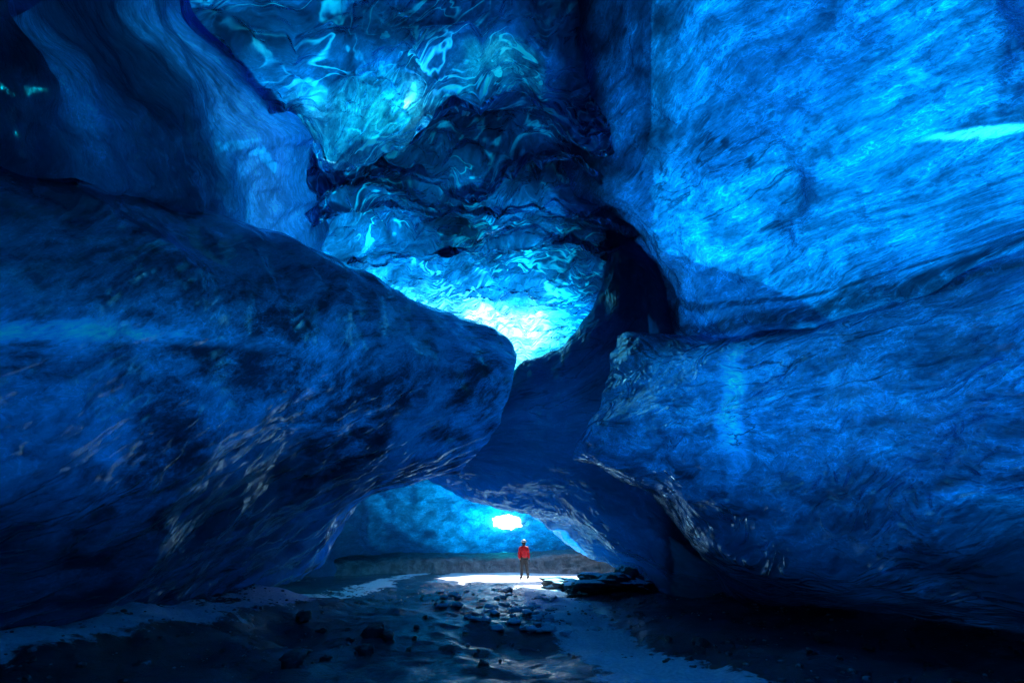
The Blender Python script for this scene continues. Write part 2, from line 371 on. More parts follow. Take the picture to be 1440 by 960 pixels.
# ---- right wall
Ac = [
 [(770, -260, 9.2, 30), (840, -260, 8.6, 30), (900, -260, 7.8, 12), (1000, -260, 7.0, 7), (1150, -260, 6.4, 6), (1300, -260, 5.9, 5), (1480, -260, 5.4, 5), (1750, -260, 5.0, 7), (2300, -260, 5, 14)],
 [(780, -60, 9.8, 32), (850, -60, 9.0, 30), (915, -60, 8.1, 13), (1000, -60, 7.3, 6), (1150, -60, 6.6, 5), (1300, -60, 6.1, 4), (1480, -60, 5.6, 4), (1750, -60, 5.2, 7), (2300, -60, 5, 14)],
 [(788, 80, 10.4, 32), (845, 80, 9.4, 28), (920, 80, 8.5, 12), (1000, 80, 7.8, 7), (1150, 80, 7.0, 5.5), (1300, 80, 6.4, 3.6), (1480, 80, 5.9, 3.2), (1750, 80, 5.4, 6), (2300, 80, 5, 14)],
 [(786, 190, 11.4, 28), (830, 190, 10.2, 19), (910, 190, 9.1, 11), (1000, 190, 8.3, 8), (1150, 190, 7.4, 6), (1300, 190, 6.7, 4.2), (1480, 190, 6.1, 3.4), (1750, 190, 5.5, 6), (2300, 190, 5, 14)],
 [(788, 280, 12.2, 16), (835, 275, 11, 12), (910, 280, 9.8, 10), (1000, 280, 8.9, 8.5), (1150, 275, 7.8, 6.5), (1300, 270, 7.0, 5), (1480, 250, 6.3, 4), (1750, 240, 5.6, 7), (2300, 240, 5, 14)],
 [(850, 322, 15.5, 50), (885, 322, 13.6, 34), (930, 345, 10.4, 9.5), (1010, 360, 9.2, 8.5), (1150, 345, 8.1, 6.8), (1300, 325, 7.2, 5.5), (1480, 290, 6.4, 4.6), (1750, 270, 5.7, 8), (2300, 270, 5, 14)],
 [(900, 380, 16.2, 60), (928, 385, 14.2, 40), (960, 400, 10.7, 10), (1030, 410, 9.5, 9), (1150, 400, 8.3, 8), (1300, 360, 7.3, 7), (1480, 310, 6.4, 6), (1750, 280, 5.7, 9), (2300, 280, 5, 14)],
 [(915, 440, 16.4, 60), (945, 450, 14.4, 50), (972, 468, 12, 11), (1040, 456, 9.6, 12), (1150, 432, 8.4, 12), (1300, 392, 7.35, 12), (1480, 330, 6.45, 10), (1750, 300, 5.7, 12), (2300, 300, 5, 14)],
 [(925, 490, 16.6, 60), (950, 490, 15, 60), (980, 490, 12.6, 30), (1045, 478, 10.2, 14), (1155, 452, 8.9, 13), (1300, 412, 7.8, 12), (1480, 350, 6.9, 12), (1750, 320, 6.2, 12), (2300, 320, 5.4, 14)],
]
G = net(Ac, 460, 420)
P, d = from_net(G)
Pd, h = relief(P, d, .28, .4, .06, 1.5, 41)
thk = G[..., 3:4]*.58*(1+.4*fbm(P*.55, 3, 61)[..., None])
thk = thk*np.exp(1.1*fbm(P*np.array([1.6, .7, .7]), 4, 63)*(1-smooth(900, 1010, G[..., 0])))[..., None]
M_right = ice_mat('ice_bright', rot=27, stretch=(.8, 2.3), sc0=1.0, lo=.24, hi=.9, contrast=1.25, fil=.75, bump=.7, rough=.12, gloss=1.0, fine=1.2, veins=.3, cracks=.8, tint=(.03,.38,1),
                  bands=[('v', .865, .05, .85, .07), ('v', .79, .016, .8, .05)],
                  white=[(.67, .405, .075, .016, 2.0, .02), (.60, .30, .016, .02, 1.0, .03)])  # long pale streak paints sunlight coming through a slit
shell('ice_wall', Pd, Pd+d*np.clip(thk, .6, 40), M_right, glow=np.exp(-.13*np.maximum(thk[..., 0]-2, 0)), label='bright blue ice wall sweeping overhead at the upper right above the dark dirt band')

# ---- lower right bulge
BF = (.4, .4, .62, .66, 1.15, 3.0, 2.0, 1.3, 1.3)
Bc = [
 [(925, 478, 13.0, 10.5), (945, 470, 12.5, 10.5), (975, 470, 11.8, 10.5), (1060, 458, 10.8, 10.5), (1180, 430, 9.4, 9.8), (1320, 380, 8.2, 9.0), (1500, 315, 7.2, 9.0), (1800, 260, 6.2, 10.5), (2400, 240, 5.6, 13.5)],
 [(868, 466, 12.6, 12.0), (890, 462, 12.0, 11.2), (960, 474, 10.9, 11.2), (1050, 466, 9.5, 9.0), (1180, 442, 8.2, 9.0), (1320, 398, 7.1, 8.2), (1500, 335, 6.2, 8.2), (1800, 290, 5.4, 10.5), (2400, 260, 5, 13.5)],
 [(848, 520, 12.6, 6.5), (875, 520, 11.6, 6.0), (940, 520, 10.6, 6.5), (1020, 520, 9.3, 4.0), (1150, 500, 8.0, 5.2), (1300, 460, 6.9, 4.5), (1480, 420, 6.0, 4.0), (1800, 380, 5.2, 6.0), (2400, 350, 4.9, 9.0)],
 [(828, 590, 12.6, 5.5), (855, 590, 11.6, 5.2), (920, 590, 10.5, 6.0), (1020, 590, 9.2, 3.8), (1150, 580, 7.9, 4.5), (1300, 560, 6.8, 4.2), (1480, 540, 5.9, 4.0), (1800, 520, 5.1, 6.0), (2400, 500, 4.8, 9.0)],
 [(806, 645, 12.8, 7.2), (840, 650, 11.9, 7.6), (920, 655, 10.7, 9.4), (1030, 660, 9.3, 7.2), (1150, 660, 8.0, 7.6), (1300, 650, 6.9, 7.6), (1480, 640, 6.0, 7.2), (1800, 640, 5.2, 10.1), (2400, 620, 4.9, 13.0)],
 [(822, 652, 13.3, 13.3), (860, 664, 12.6, 11.4), (935, 712, 11.7, 13.3), (1030, 800, 10.4, 15.2), (1150, 812, 9.0, 14.2), (1300, 795, 7.7, 12.3), (1480, 745, 6.6, 11.4), (1800, 760, 5.6, 14.2), (2400, 760, 5.2, 17.1)],
 [(840, 640, 14.3, 21.6), (880, 655, 13.8, 21.6), (945, 722, 13, 21.6), (1036, 822, 12.0, 28.8), (1150, 838, 10.4, 26.4), (1300, 848, 8.8, 22.8), (1480, 862, 7.4, 20.4), (1800, 860, 6.2, 24.0), (2400, 900, 5.8, 26.4)],
 [(850, 630, 15.0, 28.6), (890, 645, 15.0, 28.6), (952, 728, 14.6, 28.6), (1042, 835, 14.0, 39.0), (1150, 855, 13.2, 39.0), (1300, 868, 11.8, 39.0), (1480, 885, 10.2, 36.4), (1800, 900, 8.6, 36.4), (2400, 960, 8, 36.4)],
 [(850, 640, 15.6, 28.6), (890, 660, 15.6, 28.6), (955, 745, 15.6, 28.6), (1045, 850, 15.4, 39.0), (1150, 875, 14.6, 44.2), (1300, 880, 13.4, 44.2), (1480, 905, 12, 44.2), (1800, 960, 10, 44.2), (2400, 1040, 9, 36.4)],
]
Bc = [[(x, y, r_, t_*f_) for x, y, r_, t_ in row_] for row_, f_ in zip(Bc, BF)]
G = net(Bc, 460, 420)
P, d = from_net(G)
Pd, h = relief(P, d, .22, .45, .06, 1.3, 71, (.6, .6, 1.6))
thk = G[..., 3:4]*(1+.28*fbm(P*np.array([.6, .6, 1.0]), 3, 81)[..., None])
M_low = ice_mat('ice_layered', rot=2, stretch=(.8, 2.2), sc0=1.0, lo=.16, hi=.85, contrast=1.3, fil=.6, bump=.6, rough=.09, gloss=1.5, ior=1.45, ripple=1.2, bw=(.3,.08,.005), fine=1.0, veins=.2, cracks=.9,
                bands=[('v', .14, .035, .8, .07), ('v', .53, .010, .45, .05)],
                white=[(.372, .34, .028, .24, 1.3, .012), (.80, .27, .12, .03, .6, .05), (.86, .62, .05, .03, .6, .05)])
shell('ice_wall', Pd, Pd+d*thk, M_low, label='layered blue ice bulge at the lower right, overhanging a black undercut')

# ---- central dark rib and lip between the two chambers
Cc = [
 [(600, 600, 16.5, 20), (690, 560, 16.2, 20), (735, 530, 16.2, 18), (790, 500, 16, 16), (850, 436, 15.7, 16), (862, 372, 15.4, 16), (866, 332, 15.2, 16), (905, 330, 15.0, 18), (1000, 340, 15, 22)],
 [(600, 590, 15.2, 20), (680, 562, 15.0, 20), (727, 522, 15.0, 16), (782, 488, 14.8, 14), (838, 430, 14.5, 12), (850, 372, 14.2, 14), (848, 322, 14.0, 14), (890, 318, 13.8, 16), (1000, 330, 14, 22)],
 [(600, 605, 14.9, 20), (680, 575, 14.6, 20), (735, 545, 14.4, 18), (795, 515, 14.1, 18), (858, 458, 13.8, 20), (876, 400, 13.5, 22), (880, 345, 13.2, 24), (915, 350, 13.3, 22), (1000, 360, 14, 22)],
 [(600, 630, 14.9, 20), (680, 610, 14.6, 18), (740, 590, 14.5, 14), (790, 575, 14.2, 15), (850, 530, 13.9, 20), (900, 480, 13.6, 24), (930, 430, 13.4, 24), (960, 440, 13.6, 24), (1010, 450, 14, 22)],
 [(600, 650, 15.0, 18), (670, 640, 14.8, 16), (740, 635, 14.7, 14), (800, 635, 14.5, 14), (860, 620, 14.3, 16), (920, 600, 14.2, 22), (980, 590, 14.2, 24), (1020, 590, 14.4, 24), (1060, 590, 14.6, 22)],
 [(600, 660, 15.4, 12), (660, 664, 15.4, 11), (720, 676, 15.4, 12), (790, 685, 15.3, 15), (850, 700, 15.1, 18), (920, 710, 14.9, 20), (980, 740, 14.8, 24), (1040, 770, 14.8, 26), (1150, 780, 14.8, 30)],
 [(602, 664, 16.4, 8), (650, 680, 16.6, 7), (700, 698, 17.0, 8), (760, 715, 17.2, 10), (820, 740, 17.0, 13), (890, 768, 16.6, 18), (960, 800, 16.2, 26), (1050, 820, 16, 28), (1160, 830, 16, 32)],
 [(604, 668, 17.6, 6), (645, 690, 18.2, 5), (690, 708, 19.2, 5), (745, 724, 19.8, 5), (790, 752, 19.8, 6), (835, 780, 19.4, 8), (900, 800, 18.6, 20), (960, 840, 17.4, 30), (1160, 870, 16.5, 34)],
 [(604, 660, 18.4, 6), (645, 680, 19.4, 5), (690, 700, 20.6, 4), (745, 716, 21.2, 4), (790, 744, 21.2, 4), (835, 774, 21.0, 6), (910, 830, 20.0, 20), (970, 860, 18.2, 30), (1160, 880, 17.5, 34)],
]
G = net(Cc, 380, 380)
P, d = from_net(G)
Pd, h = relief(P, d, .2, .5, .06, 1.8, 101)
# ripples running along the arch underside
n = normals(P)
v = np.linspace(0, 1, 380)[:, None]
wv = fbm(P*np.array([.9, 1.0, 3.0]), 3, 111)
Pd = Pd+n*(wv*.045*smooth(.55, .72, v))[..., None]
thk = G[..., 3:4]*(1+.15*fbm(P*.7, 3, 121)[..., None])
M_lip = ice_mat('ice_smooth', rot=-20, diff=.05, stretch=(.8, 2.2), sc0=.8, lo=.45, hi=.9, contrast=.8, fil=.25, bump=.3, rough=.10, gloss=.8, fine=.6, cracks=.5, alb=.85, bw=(.3,.08,.0), ripple=.9)
shell('ice_arch', Pd, Pd+d*np.minimum(thk, 4.5+22*smooth(890, 980, G[..., 0:1])), M_lip, glow=np.exp(-.075*np.maximum(thk[..., 0]-3, 0))*(1-.85*smooth(926, 950, G[..., 0])), label='smooth dark blue ice rib and arch over the far chamber')  # right end darkened in the colour to cancel a stray lit patch

# ---- the big left mass
Dc = [
 [(-500, 150, 8.5, 14.0), (-120, 195, 9.5, 14.0), (0, 225, 9.6, 16.0), (150, 252, 10.4, 16.0), (300, 308, 11.2, 14.0), (450, 364, 12.6, 8.0), (560, 412, 14, 4.0), (650, 458, 15, 2.6), (705, 492, 15.4, 1.6), (708, 520, 15.2, 1.0)],
 [(-500, 150, 6.2, 30.0), (-120, 195, 7, 30.0), (0, 215, 7.5, 28.0), (150, 240, 8.4, 26.0), (300, 298, 9.4, 22.0), (450, 354, 11.0, 15.0), (560, 403, 12.4, 9.0), (650, 448, 13.5, 5.0), (708, 476, 14.1, 3.0), (722, 500, 14.3, 2.0)],
 [(-500, 200, 4.8, 30.0), (-120, 260, 5.9, 30.0), (0, 285, 6.2, 26.0), (150, 310, 7.0, 25.0), (300, 350, 8.2, 24.0), (450, 395, 9.9, 20.0), (560, 435, 11.5, 14.0), (645, 468, 12.8, 7.0), (700, 492, 13.7, 4.0), (722, 510, 14.0, 3.0)],
 [(-500, 320, 4.2, 22.1), (-120, 370, 5.2, 20.4), (0, 380, 5.5, 18.7), (150, 385, 6.3, 20.4), (300, 405, 7.6, 17.0), (450, 440, 9.3, 13.6), (555, 470, 11.0, 14.0), (640, 495, 12.4, 11.0), (695, 512, 13.4, 7.0), (718, 522, 13.8, 4.0)],
 [(-500, 440, 4.0, 5.9), (-120, 450, 4.9, 4.2), (0, 455, 5.2, 3.6), (150, 455, 6.1, 4.2), (300, 465, 7.4, 4.6), (450, 485, 9.1, 5.0), (550, 510, 10.8, 14.0), (632, 530, 12.2, 14.0), (688, 540, 13.2, 10.0), (714, 545, 13.7, 5.0)],
 [(-500, 500, 4.0, 7.2), (-120, 500, 4.9, 5.4), (0, 500, 5.2, 4.5), (150, 500, 6.1, 5.0), (300, 510, 7.4, 5.4), (445, 530, 9.1, 5.9), (540, 550, 10.8, 15.0), (620, 568, 12.2, 16.0), (676, 574, 13.2, 10.0), (704, 572, 13.7, 5.0)],
 [(-500, 600, 4.2, 13.2), (-120, 590, 5.0, 10.2), (0, 590, 5.3, 8.4), (150, 590, 6.2, 8.4), (300, 590, 7.5, 9.0), (435, 590, 9.3, 10.2), (525, 600, 10.9, 18.0), (600, 610, 12.3, 16.0), (655, 612, 13.3, 8.0), (690, 606, 13.8, 4.0)],
 [(-500, 720, 4.6, 20.8), (-120, 700, 5.4, 19.2), (0, 690, 5.7, 16.0), (150, 670, 6.6, 14.4), (300, 640, 7.9, 16.0), (420, 632, 9.7, 19.2), (510, 640, 11.2, 24.0), (580, 645, 12.5, 15.0), (635, 642, 13.5, 6.0), (665, 638, 13.9, 3.0)],
 [(-500, 830, 5.4, 34.0), (-120, 800, 6.3, 34.0), (0, 780, 6.7, 32.0), (150, 760, 7.6, 32.0), (290, 710, 8.9, 34.0), (400, 690, 10.6, 34.0), (490, 684, 12, 26.0), (560, 675, 13.2, 10.0), (606, 668, 14.0, 4.0), (645, 660, 14.3, 2.0)],
 [(-500, 940, 6.4, 40.0), (-120, 900, 7.4, 40.0), (0, 870, 8.0, 40.0), (150, 835, 9.0, 40.0), (280, 790, 10.6, 40.0), (370, 765, 12.4, 36.0), (452, 752, 13.8, 20.0), (520, 700, 14.6, 6.0), (580, 675, 15.0, 3.0), (620, 664, 15.2, 1.5)],
 [(-500, 1010, 7.6, 40.0), (-120, 960, 8.6, 40.0), (0, 925, 9.2, 40.0), (150, 888, 10.4, 40.0), (280, 850, 12.4, 36.0), (370, 825, 14.8, 26.0), (448, 800, 16.8, 12.0), (498, 720, 16.6, 4.0), (560, 680, 16.4, 2.0), (600, 664, 16.4, 1.0)],
]
Dc = [[(x, y, r_, t_*f_) for x, y, r_, t_ in row_] for row_, f_ in zip(Dc, (1, .9, .8, .7, .7, .65, .7, .9, 1, 1, 1))]
G = net(Dc, 520, 460)
P, d = from_net(G)
Pd, h = relief(P, d, .22, .45, .03, 1.5, 131)
n = normals(P); n *= np.sign(np.median(np.sum(n*d, -1)))
vv = np.linspace(0, 1, 460)[:, None]
lu = np.concatenate([[0], np.cumsum(np.linalg.norm(np.diff(P, axis=1), axis=-1).mean(0))])[None, :]+0*vv
lv = np.concatenate([[0], np.cumsum(np.linalg.norm(np.diff(P, axis=0), axis=-1).mean(1))])[:, None]+0*lu
al, ac = lu*.9-lv*.43, lu*.43+lv*.9
scal = 1-np.abs(fbm(np.stack([al*.45, ac*1.9, 0*al], -1), 4, 140, .55))
Pd = Pd+n*(scal*.085*smooth(.36, .55, vv))[..., None]
thk = G[..., 3:4]*(1+.25*fbm(P*np.array([.9, .9, .5]), 3, 151)[..., None])
M_left = ice_mat('ice_ridge', rot=24, stretch=(.9, 1.9), diff=.04, sc0=.9, lo=.05, hi=1.0, contrast=1.4, fil=.35, bigw=.9, bump=.30, rough=.15, gloss=1.1, ior=1.45, fine=.8, ripple=.8, rgate=.1, bw=(.20,.07,.003), veins=.15, grime=.0, alb=.8,
                 white=[(.20, .425, .42, .05, 1.3, .03), (.07, .47, .016, .022, 1.2, .02), (.045, .55, .02, .02, .9, .02), (.33, .66, .02, .02, .8, .03), (.20, .70, .03, .015, .6, .03)])  # widest lens paints the glowing band across the ridge
shell('ice_ridge', Pd, Pd+d*np.clip(thk, .6, 40), M_left, label='huge smooth ice overhang filling the left side and tapering to a rounded tip')

# ---- far chamber back wall with a window of daylight
Gc = [
 [(330, 560, 28.8, 21.0), (430, 560, 30.8, 15.0), (520, 560, 33.3, 9.0), (600, 560, 34.8, 6.0), (660, 560, 35.3, 5.2), (710, 630, 35.3, 4.5), (760, 630, 35.3, 5.2), (820, 630, 34.8, 9.0), (880, 560, 33.8, 15.0), (1000, 560, 31.8, 21.0)],  # top edge dips below the added, unseen daylight gap
 [(330, 640, 28.5, 21.0), (430, 640, 30.5, 15.0), (520, 640, 33.0, 9.0), (600, 640, 34.5, 6.0), (660, 640, 35.0, 5.2), (710, 640, 35.0, 4.5), (760, 640, 35.0, 5.2), (820, 640, 34.5, 9.0), (880, 640, 33.5, 15.0), (1000, 640, 31.5, 21.0)],
 [(330, 690, 28.5, 21.0), (430, 690, 30.5, 18.0), (520, 690, 33.0, 12.0), (600, 690, 34.5, 7.5), (660, 690, 35.0, 6.8), (710, 690, 35.0, 5.2), (760, 690, 35.0, 6.0), (820, 690, 34.5, 9.0), (880, 690, 33.5, 15.0), (1000, 690, 31.5, 21.0)],
 [(330, 730, 28.5, 21.0), (430, 730, 30.5, 22.5), (520, 730, 33.0, 15.0), (600, 730, 34.5, 10.5), (660, 730, 35.0, 4.5), (710, 730, 35.0, 3.0), (760, 730, 35.0, 4.5), (820, 730, 34.5, 7.5), (880, 730, 33.5, 15.0), (1000, 730, 31.5, 21.0)],
 [(330, 765, 28.0, 24.0), (430, 765, 30.0, 28.5), (520, 765, 32.5, 19.5), (600, 765, 34.0, 12.0), (660, 765, 34.5, 9.0), (710, 765, 34.5, 7.5), (760, 765, 34.5, 9.0), (820, 765, 34.0, 13.5), (880, 765, 33.0, 24.0), (1000, 765, 31.5, 30.0)],
 [(330, 820, 27.0, 39.0), (430, 820, 28.5, 39.0), (520, 820, 30.5, 30.0), (600, 820, 32.0, 24.0), (660, 820, 32.5, 21.0), (710, 820, 32.5, 21.0), (760, 820, 32.5, 21.0), (820, 820, 32.0, 30.0), (880, 820, 31.5, 39.0), (1000, 820, 30.5, 42.0)],
]
Gc = [[(x, y, r_, t_*1.35) for x, y, r_, t_ in row_] for row_ in Gc]
for r_ in Gc:
    r_.append((1260, r_[-1][1], 24, 20)); r_.insert(0, (180, r_[0][1], 24, 20))
nu_, nv_ = 340, 200
G = net(Gc, nu_, nv_)
P, d = from_net(G)
Pd, h = relief(P, d, .5, .3, .10, 1.0, 161)
thk = G[..., 3:4]*(1+.3*fbm(P*.5, 3, 171)[..., None])
cx = (G[:-1, :-1, 0]+G[1:, 1:, 0])/2; cy = (G[:-1, :-1, 1]+G[1:, 1:, 1])/2
qx = (cx-711-(cy-732)*.35)/18.0; qy = (cy-732)/9.0
wob = .3*fbm(np.stack([cx*.06, cy*.09, cx*0], -1), 3, 5)
keep = (np.abs(qx)**3+np.abs(qy)**3) > (1+wob)**3
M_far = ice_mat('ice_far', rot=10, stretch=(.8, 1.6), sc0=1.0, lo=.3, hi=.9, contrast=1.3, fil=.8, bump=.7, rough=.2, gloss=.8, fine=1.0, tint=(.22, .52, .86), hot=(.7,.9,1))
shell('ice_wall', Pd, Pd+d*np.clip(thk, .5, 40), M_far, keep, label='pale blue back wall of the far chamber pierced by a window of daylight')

# ---- cave behind the camera
th = np.linspace(-.35, math.pi+.35, 90); s_ = np.linspace(0, 1, 60)
yy = 2.9-14*s_; rr = np.where(s_ < .55, 1.0, np.cos(np.clip((s_-.55)/.45, 0, 1)*math.pi/2*.985))
X = np.cos(th)[None, :]*6.8*rr[:, None]; Z = np.sin(th)[None, :]*10.8*rr[:, None]; Y = np.repeat(yy[:, None], 90, 1)
P = np.stack([X, Y, Z], -1)
d = P-np.array([0, 1.5, 0]); d /= np.linalg.norm(d, axis=-1, keepdims=True)
Pd, h = relief(P, d, .5, .3, .12, 1.0, 181)
shell('ice_vault', Pd, Pd+d*22, M_rear, label='dark ice vault of the cave behind the viewpoint')

# =================================================================== FLOOR
def floor_h(x, y):
    x = np.asarray(x, float); y = np.asarray(y, float)
    z = .25+0*y
    z = z+.55*smooth(-3.0, -7.0, x)*smooth(18, 9, y)          # bank under the left overhang
    z = z+.35*smooth(4, 8, x)*smooth(20, 10, y)
    ch = np.exp(-((x-(2.3-.06*(y-8)))/1.5)**2)*smooth(21, 16, y)*smooth(5, 9, y)   # stream bed
    z = z-.22*ch
    # low hummocks
    q = np.stack([x*.55, y*.55, x*0], -1)
    z = z+.16*fbm(q, 3, 200)*smooth(24, 18, y)+.04*fbm(q, 3, 203)
    q = np.stack([x*2.3, y*2.3, x*0], -1)
    z = z+.035*fbm(q, 4, 210)*smooth(26, 18, y)
    return z
xs = np.linspace(-17, 17, 420); ys = np.concatenate([np.linspace(-14, 4, 60)[:-1], np.linspace(4, 26, 500)[:-1], np.linspace(26, 46, 60)])
XX, YY = np.meshgrid(xs, ys)
ZZ = floor_h(XX, YY)
V = np.stack([XX, YY, ZZ], -1)
nv_, nu_ = XX.shape
idx = np.arange(nv_*nu_).reshape(nv_, nu_)
Fq = np.stack([idx[:-1, :-1], idx[:-1, 1:], idx[1:, 1:], idx[1:, :-1]], -1).reshape(-1, 4)
me = bpy.data.meshes.new('ground')
me.from_pydata(V.reshape(-1, 3).tolist(), [], Fq.tolist()); me.polygons.foreach_set('use_smooth', np.ones(len(Fq), bool))
m = bpy.data.materials.new('frozen_ground'); T = NT(m)
pos = T.n('ShaderNodeNewGeometry').outputs['Position']
sp = T.n('ShaderNodeSeparateXYZ', {0: pos})
n1 = T.noise(pos, .55, 5, .6, .5); n2 = T.noise(pos, 4.0, 6, .7, .4); n3 = T.noise(pos, 18, 4, .6)
mask = T.math('ADD', T.math('MULTIPLY', n1, .6), T.math('MULTIPLY', n2, .4))
snowm = T.ramp(mask, .49, .56)
# stream bed and left bank hold more snow and broken ice
xb = T.math('ADD', sp.outputs[0], T.math('MULTIPLY', T.math('SUBTRACT', sp.outputs[1], 8.0), .06))
strm = T.ramp(T.math('ABSOLUTE', T.math('SUBTRACT', xb, 1.75)), .3, 1.45, 1, 0)
lb = T.ramp(T.math('ABSOLUTE', T.math('ADD', sp.outputs[0], 5.6)), .3, 1.4, 1, 0)
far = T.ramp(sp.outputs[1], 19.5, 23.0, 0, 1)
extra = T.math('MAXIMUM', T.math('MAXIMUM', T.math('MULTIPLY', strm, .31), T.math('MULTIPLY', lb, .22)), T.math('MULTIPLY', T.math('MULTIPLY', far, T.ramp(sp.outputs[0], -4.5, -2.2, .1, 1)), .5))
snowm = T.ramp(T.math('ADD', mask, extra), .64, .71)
gravel = T.mixc(T.ramp(n2, .35, .65), rgb(.014, .018, .024), rgb(.05, .07, .09))
glz = T.ramp(T.noise(pos, .38, 3, .5, .3), .46, .54)
gravel = T.mixc(glz, gravel, rgb(.03, .05, .075))
snow = T.mixc(T.ramp(n3, .3, .7), rgb(.42, .48, .56), rgb(.74, .78, .83))
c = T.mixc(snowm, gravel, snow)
hh = T.math('ADD', T.math('MULTIPLY', n2, .6), T.math('MULTIPLY', n3, .25))
bp = T.n('ShaderNodeBump', {'Height': hh, 'Strength': .7, 'Distance': .12}).outputs[0]
b = T.n('ShaderNodeBsdfPrincipled', {'Base Color': c, 'Roughness': T.ramp(snowm, 0, 1, .16, .5), 'Normal': bp}).outputs[0]
T.n('ShaderNodeOutputMaterial', {'Surface': b})
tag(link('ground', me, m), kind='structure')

# ---- sediment band at the foot of the far wall
Sc = []
for (yt, r, t) in ((774, 32.6, 0), (783, 31.6, 0), (800, 31.0, 0), (822, 30.2, 0)):
    Sc.append([(x, (yt + (6 if x < 560 else (-2 if x > 740 else 2))*(1 if yt < 790 else 0)), r-abs(x-700)*.006, 1.5) for x in (400, 500, 560, 620, 680, 740, 800, 860, 960, 1040)])
G = net(Sc, 320, 80); P, d = from_net(G); Pd, h = relief(P, d, .12, .3, .03, 2.0, 221)
m = bpy.data.materials.new('dirty_ice'); T = NT(m)
place = T.n('ShaderNodeAttribute', attribute_name='place').outputs['Vector']
flow = T.n('ShaderNodeAttribute', attribute_name='flow').outputs['Vector']
sp = T.n('ShaderNodeSeparateXYZ', {0: place})
mp = T.n('ShaderNodeMapping', {'Vector': flow, 'Scale': (2.2, 1.3, 1)}).outputs[0]
n1 = T.noise(mp, 1.2, 6, .7, .3); n2 = T.noise(flow, 1.0, 5, .6, .5)
base = T.mixc(T.ramp(n1, .35, .65), rgb(.09, .06, .06), rgb(.24, .17, .17))
blk = T.ramp(T.math('ADD', sp.outputs[1], T.math('MULTIPLY', T.math('SUBTRACT', n2, .5), .9)), .25, .42, 1, 0)
c = T.mixc(blk, base, rgb(.012, .014, .02))
bp = T.n('ShaderNodeBump', {'Height': n1, 'Strength': .6, 'Distance': .15}).outputs[0]
b = T.n('ShaderNodeBsdfPrincipled', {'Base Color': c, 'Roughness': .35, 'Normal': bp}).outputs[0]
T.n('ShaderNodeOutputMaterial', {'Surface': b})
shell('sediment_bank', Pd, Pd+d*.8, m, body=False, label='brown dirt laden ice bank along the foot of the far wall')

# =================================================================== ROCKS, SNOW, ICE BLOCKS
def ray_floor(px, py):
    d = ray(px, py); t = 3.0
    for _ in range(600):
        p = CAM+d*t
        if p[2] < float(floor_h(p[0], p[1])): break
        t += .05
    return p
def rock_mesh(name, sx, sy, sz, seed, sub=4, rough=.35, facet=False):
    bm = bmesh.new(); bmesh.ops.create_icosphere(bm, subdivisions=sub, radius=1)
    C = np.array([v.co[:] for v in bm.verts])
    if facet:
        rs = np.random.RandomState(seed)
        for _ in range(9):
            q = rs.normal(size=3); q /= np.linalg.norm(q); k = rs.uniform(.55, .85)
            dd = C@q; C = C-np.outer(np.maximum(dd-k, 0), q)
    h = 1+rough*fbm(C*1.3+seed, 3, seed)+.09*fbm(C*5+seed, 3, seed+9)
    C = C*h[:, None]*np.array([sx, sy, sz])
    for v, c in zip(bm.verts, C): v.co = c
    me = bpy.data.meshes.new(name); bm.to_mesh(me); bm.free()
    me.polygons.foreach_set('use_smooth', np.ones(len(me.polygons), bool))
    return me
def snowrock_mat(name, lo, hi, a=(.02, .023, .03), rough=.35):
    m = bpy.data.materials.new(name); T = NT(m)
    g = T.n('ShaderNodeNewGeometry'); pos = g.outputs['Position']
    nz = T.n('ShaderNodeSeparateXYZ', {0: g.outputs['Normal']}).outputs[2]
    n = T.noise(pos, 5, 6, .7, .3)
    f = T.ramp(T.math('ADD', nz, T.math('MULTIPLY', T.math('SUBTRACT', n, .5), 1.4)), lo, hi)
    base = T.mixc(T.ramp(n, .35, .65), rgb(*a), rgb(*[x*3 for x in a]))
    c = T.mixc(f, base, rgb(.8, .84, .88))
    bp = T.n('ShaderNodeBump', {'Height': n, 'Strength': .7, 'Distance': .1}).outputs[0]
    b = T.n('ShaderNodeBsdfPrincipled', {'Base Color': c, 'Roughness': T.ramp(f, 0, 1, rough, .6), 'Normal': bp}).outputs[0]
    T.n('ShaderNodeOutputMaterial', {'Surface': b}); return m
M_srock = snowrock_mat('snowy_rock', .45, .8)
M_rock = snowrock_mat('wet_rock', 1.1, 1.5)
M_grit = plain('grit', (.03, .035, .045), .35, col2=(.25, .3, .35), nscale=9, lohi=(.52, .6))
M_chunk = plain('ice_rubble', (.35, .55, .65), .18, bump=.5, col2=(.62, .75, .82), nscale=6)
def place(name, me, mat, loc, rz=0.0, label=None, cat=None, group=None):
    o = link(name, me, mat if not me.materials else None); o.location = loc; o.rotation_euler = (0, 0, rz)
    return tag(o, label, cat, group)

# the snow capped shelf of rubble right of the person
shelf = [(800, 812, 20.3, 1.0, .5, .28, 'small snow capped rock at the pointed left end of the rubble shelf'),
         (826, 815, 20.0, 1.0, .7, .34, 'snow topped dark boulder in the middle of the rubble shelf'),
         (858, 816, 19.7, 1.2, .7, .38, 'wide snow dusted boulder beside the tip of the rubble shelf'),
         (885, 814, 19.5, .9, .6, .52, 'tallest snow streaked boulder at the right end of the rubble shelf'),
         (822, 832, 18.6, .7, .5, .24, 'low dark rock in front of the snow capped rubble shelf'),
         (862, 838, 18.2, 1.2, .6, .3, 'broad dark rock below the snow capped rubble shelf')]
for k, (px, py, r, sx, sy, sz, lb) in enumerate(shelf):
    p = CAM+ray(px, py)*r
    me = rock_mesh('boulder', sx, sy, sz, 300+k, 5, .45)
    place('boulder', me, M_srock, (p[0], p[1], float(floor_h(p[0], p[1]))+sz*.35), random.uniform(-.3, .3), lb, 'boulder', 'snow capped boulders beside the person')

